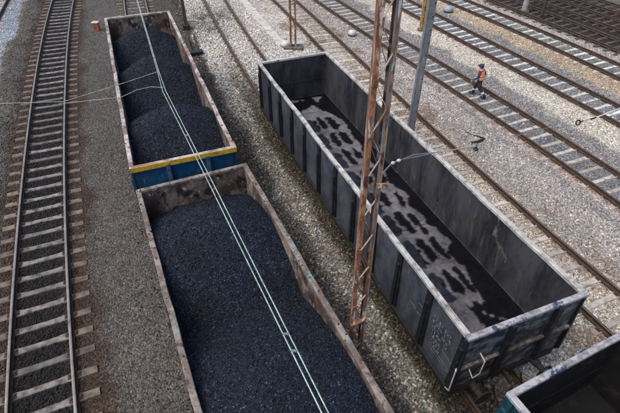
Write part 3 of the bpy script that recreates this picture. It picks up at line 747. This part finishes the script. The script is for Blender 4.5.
lattice_mast('lattice mast with orange-brown patches and dark plinth, behind the far end of the empty wagon', (-1.0, 27.9), 9, W=.40, D=.3, mats=('rust', 'pale_pole', 'ochre'), pitch=.9, plinth=(1.15, .6, .18))
lattice_mast('small ochre yellow lattice mast with black foot between two tracks near the top edge', (7.25, 30.95), 8.5, W=.30, D=.22, mats=('ochre', 'ochre', 'ochre'), pitch=.8, plinth=(.45, .4, .1))
def pole(label, base, h, w_, material, notches=False, foot=None, lean=0.0, kind='box'):
    root = empty('pole', (base[0], base[1], 0)); root.rotation_euler = (0, lean, 0); tag(root, label, 'pole', 'poles along the tracks')
    m = MB()
    if kind == 'box':
        for sx in (-1, 1):
            m.box(min(sx*w_/2, sx*(w_/2-.02)), max(sx*w_/2, sx*(w_/2-.02)), -w_*.5, w_*.5, 0, h); 
        m.box(-w_/2+.02, w_/2-.02, -.012, .012, 0, h)
        m.box(-w_/2+.021, w_/2-.021, -w_*.5+.02, -w_*.5+.035, 0, h)
        m.build('shaft', material, root)
        m = MB()
        for k in range(int(h/.45)):
            m.box(w_/2-.065, w_/2-.035, -w_*.5+.008, -w_*.5+.019, .29+k*.45, .33+k*.45)
            m.box(w_/2, w_/2+.02, -.03, .03, .29+k*.45, .34+k*.45)
        m.build('bolt_row', M['black'], root)
    else:
        m.lathe((0, 0, 0), [(w_/2*1.1, 0), (w_/2, h*.5), (w_/2*.85, h)], 'z', 12); m.build('shaft', material, root, smooth=True)
        m = MB()
        for z in (1.2, 3.1): m.lathe((0, 0, z), [(w_/2*1.1+.015, -.03), (w_/2*1.1+.015, .03)], 'z', 12)
        m.build('band', M['black'], root)
    f = foot or (.5, .5, .2, 'plinth')
    m = MB(); m.box(-f[0]/2, f[0]/2, -f[1]/2, f[1]/2, -.1, f[2]); m.build('foot', M[f[3]], root, bevel=.02)
    return root
pole('grey riveted steel pole standing behind the empty wagon beside its right rim', (4.02, 16.5), 11, .25, M['grey_pole'], lean=.012)
pole('pale concrete pole at the top edge beside the dark tracks', (15.1, 34.4), 9, .36, M['pale_pole'], kind='round')
pole('thin dark brown pole just right of the pale concrete pole', (15.8, 33.0), 9, .17, M['dark_pole'], foot=(.3, .3, .2, 'black'))
pole('thin dark pole on a black block, right of the far end of the blue wagon', (-8.05, 31.1), 8.5, .16, M['dark_pole'], foot=(.38, .36, .34, 'black'))

# contact wires over the loaded line
def wire(name, label, pts, r, material, cat='wire', group=None, n=7):
    m = MB(); m.tube(pts, r, n); o = m.build(name, material, None, smooth=True)
    return tag(o, label, cat, group)
cw = [(-14.9, 40.0, 5.45), (-6.85, 19.59, 5.32), (-4.42, 13.05, 5.30), (-3.93, 11.75, 5.30), (-1.99, 7.61, 5.3), (.19, 2.89, 5.3), (2.9, -3.0, 5.3)]
root = empty('contact_wire', cw[3]); tag(root, 'twin pale green overhead wires running over the coal wagons', 'wire')
for sgn in (-1, 1):
    m = MB(); pts = []
    for k, p in enumerate(cw):
        o_ = .012 if k < 2 else (.016 if k == 2 else .036)
        pts.append((p[0]-cw[3][0]+sgn*o_, p[1]-cw[3][1]+sgn*o_*.4, p[2]-cw[3][2]))
    m.tube(pts, .0095, 7); m.build('wire_strand', M['wire_green'], root, smooth=True)
for fy in ((-.35, 4.06), (-.22, 3.78), (-2.9, 9.5)):
    x, y = fy; x = float(np.interp(y, [2.89, 7.61, 11.75], [.19, -1.99, -3.93])); m = MB()
    m.box(x-cw[3][0]-.05, x-cw[3][0]+.05, y-cw[3][1]-.018, y-cw[3][1]+.018, -.014, .012); m.build('clamp', M['clamp'], root)
wire('steady_wire', 'thin pale wire pulled from the left to the overhead wires, upper one', [(-16, 10.2, 5.9), (-9.0, 10.75, 5.42), (-6.41, 11.15, 5.3), (-5.2, 12.2, 5.3), (-4.40, 12.94, 5.31)], .007, M['wire_green'])
wire('steady_wire', 'thin wire reaching the overhead wires with a kink over the coal, lower one', [(-6.38, 11.05, 5.3), (-4.98, 11.40, 5.3), (-4.68, 11.82, 5.3), (-4.35, 12.0, 5.3), (-4.0, 11.93, 5.31)], .007, M['wire_tan'])
# span wire from the big mast to the right
sp = empty('span_wire', (1.2, 6.25, 6.62)); tag(sp, 'span wire with white insulators from the rusty mast out over the right-hand tracks', 'wire')
def P_(x, y, z): return (x-1.2, y-6.25, z-6.62)
def spw(name, pts, r, mt):
    m = MB(); m.tube([P_(*p) for p in pts], r, 8); return m.build(name, M[mt], sp, smooth=True)
spw('wire_strand', [(1.15, 6.15, 6.64), (1.36, 6.5, 6.60)], .012, 'wire_grey')
for c0, c1 in (((1.36, 6.5, 6.60), (1.42, 6.56, 6.59)), ((1.47, 6.60, 6.585), (1.54, 6.65, 6.575))):
    m = MB(); a_ = Vector(P_(*c0)); b_ = Vector(P_(*c1)); m.tube([a_, a_.lerp(b_, .2), a_.lerp(b_, .5), a_.lerp(b_, .8), b_], [.014, .026, .032, .026, .014], 12); m.build('insulator', M['porcelain'], sp, smooth=True)
spw('wire_strand', [(1.42, 6.56, 6.59), (1.47, 6.60, 6.585)], .012, 'wire_grey')
for dz in (-.02, .02):
    spw('wire_strand', [(1.54, 6.65, 6.575), (1.8, 6.85+dz*.5, 6.52+dz), (2.35, 7.12, 6.43)], .007, 'wire_grey')
spw('wire_strand', [(2.35, 7.12, 6.43), (3.15, 7.58, 6.25)], .010, 'wire_tan')
spw('wire_strand', [(3.15, 7.58, 6.25), (4.88, 8.56, 6.05), (5.53, 8.78, 6.0), (5.66, 8.84, 6.0)], .005, 'wire_grey')
m = MB(); c = P_(5.73, 8.88, 6.0)
for k in range(16):
    a0, a1 = 2*math.pi*k/16, 2*math.pi*(k+1)/16
    m.tube([(c[0]+.045*math.cos(a0), c[1]+.02*math.sin(a0), c[2]+.045*math.sin(a0)), (c[0]+.045*math.cos(a1), c[1]+.02*math.sin(a1), c[2]+.045*math.sin(a1))], .016, 8)
m.tube([(c[0]+.05, c[1]+.02, c[2]), (c[0]+.14, c[1]+.06, c[2]+.01)], .012, 8); m.build('ring_insulator', M['black'], sp, smooth=True)
spw('wire_strand', [(5.86, 8.94, 6.0), (6.08, 9.03, 6.0)], .007, 'wire_grey')
spw('insulator_pin', [(6.06, 9.02, 6.0), (6.2, 9.08, 6.01)], .017, 'black')
spw('tension_rod', [(6.2, 9.08, 6.01), (6.93, 9.5, 6.0), (9.5, 11.0, 6.0), (14, 13.4, 6.1)], .013, 'white_rod')

# discarded black cable on the ballast right of track 4
def G(u, v, z=.03):
    """a point of the photograph dropped on the ground"""
    c, s = math.cos(PITCH), math.sin(PITCH)
    d = Vector(((u-310), F_PX*c + (206.5-v)*s, -F_PX*s + (206.5-v)*c)); t = (z-H_CAM)/d.z
    return Vector((0, 0, H_CAM)) + d*t
m = MB(); m.tube([G(466, 132), G(473, 135), G(478, 136, .06), G(484.5, 138.5), G(481, 140.5, .06), G(476, 142), G(471.5, 142.5)], [.012, .012, .02, .035, .055, .055, .04], 8)
tag(m.build('cable_scrap', M['black'], None, smooth=True), 'bent piece of black cable lying on the ballast', 'cable')
m = MB(); p = G(475.5, 149); m.lathe((p.x, p.y, 0), [(.10, 0), (.12, .05), (.05, .12), (.04, .22)], 'z', 10)
tag(m.build('ground_peg', M['black'], None, smooth=True), 'small black peg in the ballast just below the bent cable', 'peg')

# dome topped boxes
def dome(p, r, mt, label):
    root = empty('dome_marker', (p.x, p.y, 0)); tag(root, label, 'trackside marker', 'dome topped trackside markers')
    m = MB(); m.lathe((0, 0, 0), [(r*.75, -.05), (r*.72, r*.5)], 'z', 18); m.build('stem', M['plinth'], root, smooth=True)
    m = MB(); m.lathe((0, 0, r*.5), [(r*math.cos(t), r*.85*math.sin(t)+.02) for t in np.linspace(-.25, 1.5, 9)], 'z', 24); m.build('cap', M[mt], root, smooth=True)
    m = MB(); m.lathe((0, 0, r*.36), [(r*1.04, -.02), (r*1.10, .0), (r*1.04, .03)], 'z', 24); m.build('collar', M['plinth'], root, smooth=True)
    m = MB(); m.tube([(-r*.3, 0, r*1.28), (-r*.22, 0, r*1.5), (r*.22, 0, r*1.5), (r*.3, 0, r*1.28)], .016, 6); m.build('handle', M['dark_pole'], root)
dome(G(352, 35.5, 0), .26, 'white_dome', 'round white dome between two tracks, behind the empty wagon')
dome(G(448, 12, 0), .33, 'blue_dome', 'round pale blue dome near the ochre mast at the top')
dome(G(286, 47, 0), .32, 'white_dome', 'round white dome at the foot of the lattice mast beside the slab path')

# concrete slab path
A0, B0 = G(243, 0, 0), G(291, 55, 0)
root = empty('slab_path', (A0.x, A0.y, 0)); tag(root, 'row of pale concrete slabs laid beside a track, behind the empty wagon', 'slab path')
d = (B0-A0); Ln = d.length; d.normalize(); nrm = Vector((d.y, -d.x, 0)); ns = int((Ln+3)/.62)
for k in range(ns):
    s0 = -3 + k*.62; s1 = s0+.60; hw = .27; j = random.uniform(-.02, .02)
    q = [d*s0-nrm*(hw+j), d*s1-nrm*(hw+j), d*s1+nrm*(hw-j), d*s0+nrm*(hw-j)]
    zt = .06+random.uniform(-.008, .012)
    lo = [(p.x, p.y, -.05) for p in q]; hi = [(p.x, p.y, zt) for p in q]
    m = MB(); m.hexa(lo, hi); o = m.build('slab', M['concrete'], root, bevel=.01)
    me = o.data; bm = bmesh.new(); bm.from_mesh(me); bmesh.ops.recalc_face_normals(bm, faces=bm.faces); bm.to_mesh(me); bm.free()

# orange marker box left of the blue wagon
p = G(97.5, 30.5, 0); root = empty('marker_box', (p.x, p.y, 0)); tag(root, 'small faded orange box on the gravel, left of the blue wagon', 'box')
m = MB(); m.box(-.19, .19, -.15, .15, -.02, .50); m.build('case', M['orange'], root, bevel=.03)
m = MB(); m.box(-.22, .22, -.18, .18, .50, .56); m.build('lid', M['concrete'], root, bevel=.02)
m = MB(); m.box(-.12, .02, -.157, -.15, .12, .34); m.build('door', M['plinth'], root)

# scrap rails beside the blue wagon
p = G(193, 45, 0); root = empty('rail_offcuts', (p.x, p.y, 0), .30); tag(root, 'two short dark rail offcuts with an end block, right of the blue wagon', 'scrap')
for x in (-.22, .22):
    m = MB(); m.box(x-.07, x+.07, -1.3, 1.5, 0, .03); m.box(x-.012, x+.012, -1.3, 1.5, .03, .13); m.box(x-.035, x+.035, -1.3, 1.5, .13, .17); m.build('offcut', M['rail_side'], root)
m = MB(); m.box(-.32, .42, -1.75, -1.38, -.02, .24); m.build('end_block', M['black'], root, bevel=.02)

m = MB()
for k in range(1500):
    q = G(196, 20, 0); x = q.x+random.gauss(0, .8); y = q.y+random.gauss(0, 1.7); a_ = random.random()*6.28; l = random.uniform(.05, .16); w_ = .012
    dx_, dy_ = math.cos(a_), math.sin(a_); lean = random.uniform(.3, 1.2)*l
    m.add([(x-dy_*w_, y+dx_*w_, 0), (x+dy_*w_, y-dx_*w_, 0), (x+dx_*lean, y+dy_*lean, l)], [(0, 1, 2)])
mw, ntw, bsw = mat('weed_blade'); ntw.links.new(ramp(ntw, tex_noise(ntw, 3, 4, .6), [(.3, (.035, .05, .02)), (.7, (.09, .10, .045))]), bsw.inputs['Base Color'])
tag(m.build('weeds', mw, None), 'thin weeds growing in the ballast right of the blue wagon', kind='stuff')

# shrub in the top right corner
def shrub(loc, r, h, label):
    root = empty('shrub', loc); tag(root, label, 'shrub', 'shrubs beyond the dark tracks')
    mt, nt, bs = mat('shrub_leaf'); oi = tex_noise(nt, 4, 4, .6)
    nt.links.new(ramp(nt, oi, [(.3, (.03, .05, .015)), (.7, (.08, .12, .04))]), bs.inputs['Base Color']); bs.inputs['Roughness'].default_value = .7
    m = MB()
    for k in range(10):
        a_ = random.random()*6.28; q = Vector((math.cos(a_)*r*.7, math.sin(a_)*r*.7, h*random.uniform(.6, .9))); m.tube([(0, 0, -.05), q*.5+Vector((0, 0, .1)), q], [.03, .02, .008], 5)
    m.build('stem', M['dark_pole'], root)
    m = MB()
    for k in range(1700):
        v = Vector((random.gauss(0, 1), random.gauss(0, 1), random.gauss(0, 1))).normalized()*random.random()**.4
        lump = 1+.3*math.sin(v.x*7+v.z*5); c = Vector((v.x*r*lump, v.y*r*lump, h*.5+v.z*h*.5))
        if c.z < 0: continue
        n = Vector((random.gauss(0, 1), random.gauss(0, 1), random.gauss(0, 1)+.6)).normalized(); t1 = n.orthogonal().normalized(); t2 = n.cross(t1); s = random.uniform(.03, .07)
        m.add([c-t1*s, c-t2*s*.5, c+t1*s, c+t2*s*.5], [(0, 1, 2, 3)])
    m.build('foliage', mt, root)
p = G(612, -4, 0); shrub((p.x, p.y, 0), 1.0, 1.0, 'low green shrub in the top right corner beyond the dark tracks')
p = G(580, -9, 0); shrub((p.x, p.y, 0), 1.1, 1.1, 'low green shrub on the top edge, left of the corner shrub')

# ---------------------------------------------------------------- the worker
def skin_obj(name, verts, edges, radii, mt, parent, lv=2, root_i=0):
    me = bpy.data.meshes.new(name); me.from_pydata(verts, edges, []); me.update()
    o = link_mesh(name, me, mt, parent)
    o.modifiers.new('skin', 'SKIN'); 
    if not me.skin_vertices:
        bpy.context.view_layer.objects.active = o; bpy.ops.mesh.customdata_skin_add()
    for i, r in enumerate(radii):
        sv = me.skin_vertices[0].data[i]; sv.radius = r if isinstance(r, tuple) else (r, r); sv.use_root = (i == root_i)
    s = o.modifiers.new('sub', 'SUBSURF'); s.levels = lv; s.render_levels = lv
    dg = bpy.context.evaluated_depsgraph_get(); bpy.context.view_layer.update(); dg.update()
    me2 = bpy.data.meshes.new_from_object(o.evaluated_get(dg)); o.modifiers.clear(); o.data = me2; bpy.data.meshes.remove(me)
    me2.polygons.foreach_set('use_smooth', [True]*len(me2.polygons))
    me2.materials.clear(); me2.materials.append(mt)
    return o
def person():
    skin = worn('skin', [(.42, .26, .19)], .6); navy = worn('navy_workwear', [(.022, .035, .085), ((.04, .06, .13), 8, .5, .65, None)], .9)
    dk = worn('dark_trousers', [(.016, .018, .028), ((.03, .034, .05), 9, .5, .65, None)], .9)
    vest = worn('orange_vest', [(.85, .20, .03), ((.95, .28, .07), 6, .5, .65, None)], .7); refl = worn('reflective_band', [(.62, .64, .62)], .4)
    boot = worn('black_boot', [(.012, .012, .013)], .5); hairm = worn('dark_hair', [(.02, .015, .012)], .8); capm = worn('dark_blue_cap', [(.018, .03, .05)], .8)
    back, front = G(481.4, 96.5, .05), G(469.6, 93.3, .05)
    head_ = (front-back); head_.z = 0; fwd = head_.normalized()
    rz = math.atan2(fwd.y, fwd.x) - math.pi/2       # local +y = walking direction
    c = back*.62+front*.38
    root = empty('person', (c.x, c.y, .045), rz); root.scale = (1.22, 1.08, .90); tag(root, 'worker in orange vest and dark trousers striding across a railway track', 'person')
    st = head_.length; yb, yf = -st*.62, st*.38
    yf = min(yf, .34); yb = max(yb, -.44)
    # body: right leg forward, left leg behind; root = pelvis
    V = [(0, 0, .93), (0, .02, 1.12), (0, .05, 1.34), (0, .07, 1.47), (0, .09, 1.54), (0, .11, 1.63), (0, .12, 1.72),
         (.10, .0, .88), (.10, .20, .50), (.10, yf, .10), (.10, yf+.02, .06), (.11, yf+.18, .05),
         (-.10, 0, .88), (-.10, -.08, .48), (-.10, yb, .12), (-.10, yb-.02, .07), (-.11, yb+.14, .04),
         (.19, .04, 1.41), (.25, -.08, 1.16), (.25, .04, .93), (.25, .07, .86),
         (-.19, .06, 1.41), (-.25, .06, 1.15), (-.23, .24, .98), (-.22, .29, .93)]
    E = [(0,1),(1,2),(2,3),(3,4),(4,5),(5,6),(0,7),(7,8),(8,9),(9,10),(10,11),(0,12),(12,13),(13,14),(14,15),(15,16),(3,17),(17,18),(18,19),(19,20),(3,21),(21,22),(22,23),(23,24)]
    R = [(.15,.11),(.15,.11),(.17,.12),(.13,.10),.055,(.078,.095),(.07,.085),.115,.085,.060,.05,.04,.115,.085,.060,.05,.04,.075,.06,.045,.035,.075,.06,.045,.035]
    body = skin_obj('body', V, E, R, navy, root)
    body.data.materials.append(skin); body.data.materials.append(dk)
    for p_ in body.data.polygons:
        z = p_.center.z; x = abs(p_.center.x); y = p_.center.y
        p_.material_index = 1 if z > 1.50 or (x > .21 and z < .93 and z > .8) else (2 if z < .98 and x < .2 else 0)
    # face
    m = MB(); m.tube([(0, .195, 1.66), (0, .225, 1.635), (0, .20, 1.62)], [.012, .017, .008], 6)
    for sx in (-1, 1): m.lathe((sx*.088, .11, 1.64), [(.012, -.025), (.022, 0), (.010, .025)], 'z', 8)
    m.build('face', skin, root, smooth=True)
    m = MB()
    for sx in (-1, 1): m.lathe((sx*.032, .193, 1.665), [(.006, -.006), (.009, 0), (.006, .006)], 'z', 8)
    m.box(-.025, .025, .195, .20, 1.592, 1.598); m.build('eyes_and_mouth', boot, root)
    m = MB(); m.lathe((0, .095, 1.665), [(.096, -.05), (.104, .0), (.102, .03), (.094, .07)], 'z', 16); m.build('hair', hairm, root, smooth=True)
    m = MB(); m.lathe((0, .10, 1.72), [(.108, -.03), (.108, .01), (.09, .05), (.05, .078), (.01, .085)], 'z', 18); m.box(-.07, .07, .17, .27, 1.695, 1.708); m.build('cap', capm, root, smooth=True)
    # hands with fingers
    for sx, wp in ((1, (.25, .07, .86)), (-1, (-.22, .29, .93))):
        m = MB(); w0 = Vector(wp); m.tube([w0, w0+Vector((0, .02, -.05)), w0+Vector((0, .03, -.09))], [.030, .040, .034], 8)
        for k, ln in enumerate((.065, .075, .07, .055)):
            o_ = Vector((0, -.028+.019*k, -.085)); m.tube([w0+o_+Vector((0, .03, 0)), w0+o_+Vector((-sx*.01, .035, -ln*.55)), w0+o_+Vector((-sx*.03, .04, -ln))], [.0095, .009, .007], 6)
        m.tube([w0+Vector((0, .05, -.03)), w0+Vector((-sx*.015, .085, -.06)), w0+Vector((-sx*.02, .09, -.09))], [.012, .010, .008], 6)
        m.build('hand', skin, root, smooth=True)
    # vest
    m = MB(); rings = [(.98, .175, .135, .0), (1.1, .178, .138, .02), (1.25, .192, .145, .04), (1.38, .20, .14, .06), (1.45, .17, .125, .07), (1.50, .10, .085, .08)]
    n = 20
    for (z, rx, ry, cy) in rings:
        for k in range(n): t = 2*math.pi*k/n; m.v.append((rx*1.08*math.cos(t), cy+ry*1.1*math.sin(t), z))
    for i in range(len(rings)-1):
        for k in range(n): k2 = (k+1) % n; m.f.append((i*n+k, i*n+k2, (i+1)*n+k2, (i+1)*n+k)); m.m.append(0)
    v = m.build('vest', vest, root, smooth=True)
    for z in (1.08, 1.24):
        m = MB()
        rx, ry, cy = np.interp(z, [r[0] for r in rings], [r[1] for r in rings]), np.interp(z, [r[0] for r in rings], [r[2] for r in rings]), np.interp(z, [r[0] for r in rings], [r[3] for r in rings])
        for zz in (z-.025, z+.025):
            for k in range(n): t = 2*math.pi*k/n; m.v.append((rx*1.10*math.cos(t), cy+ry*1.13*math.sin(t), zz))
        for k in range(n): k2 = (k+1) % n; m.f.append((k, k2, n+k2, n+k)); m.m.append(0)
        m.build('reflective_band', refl, v, smooth=True)
    for x, yk, yl in ((.10, .20, yf), (-.10, -.08, yb)):
        m = MB(); z0, z1 = .24, .32
        f = lambda z: yk+(yl-yk)*(.5-z)/.4
        m.tube([(x, f(z0), z0), (x, f(z1), z1)], [.078, .082], 14); m.build('reflective_band', refl, root, smooth=True)
        m = MB(); m.tube([(x, yl, .16), (x, yl, .06)], [.066, .064], 10); m.tube([(x, yl-.06, .045), (x, yl+.08, .05), (x, yl+.20, .03)], [.05, .055, .035], 10); m.build('boot', boot, root, smooth=True)
person()
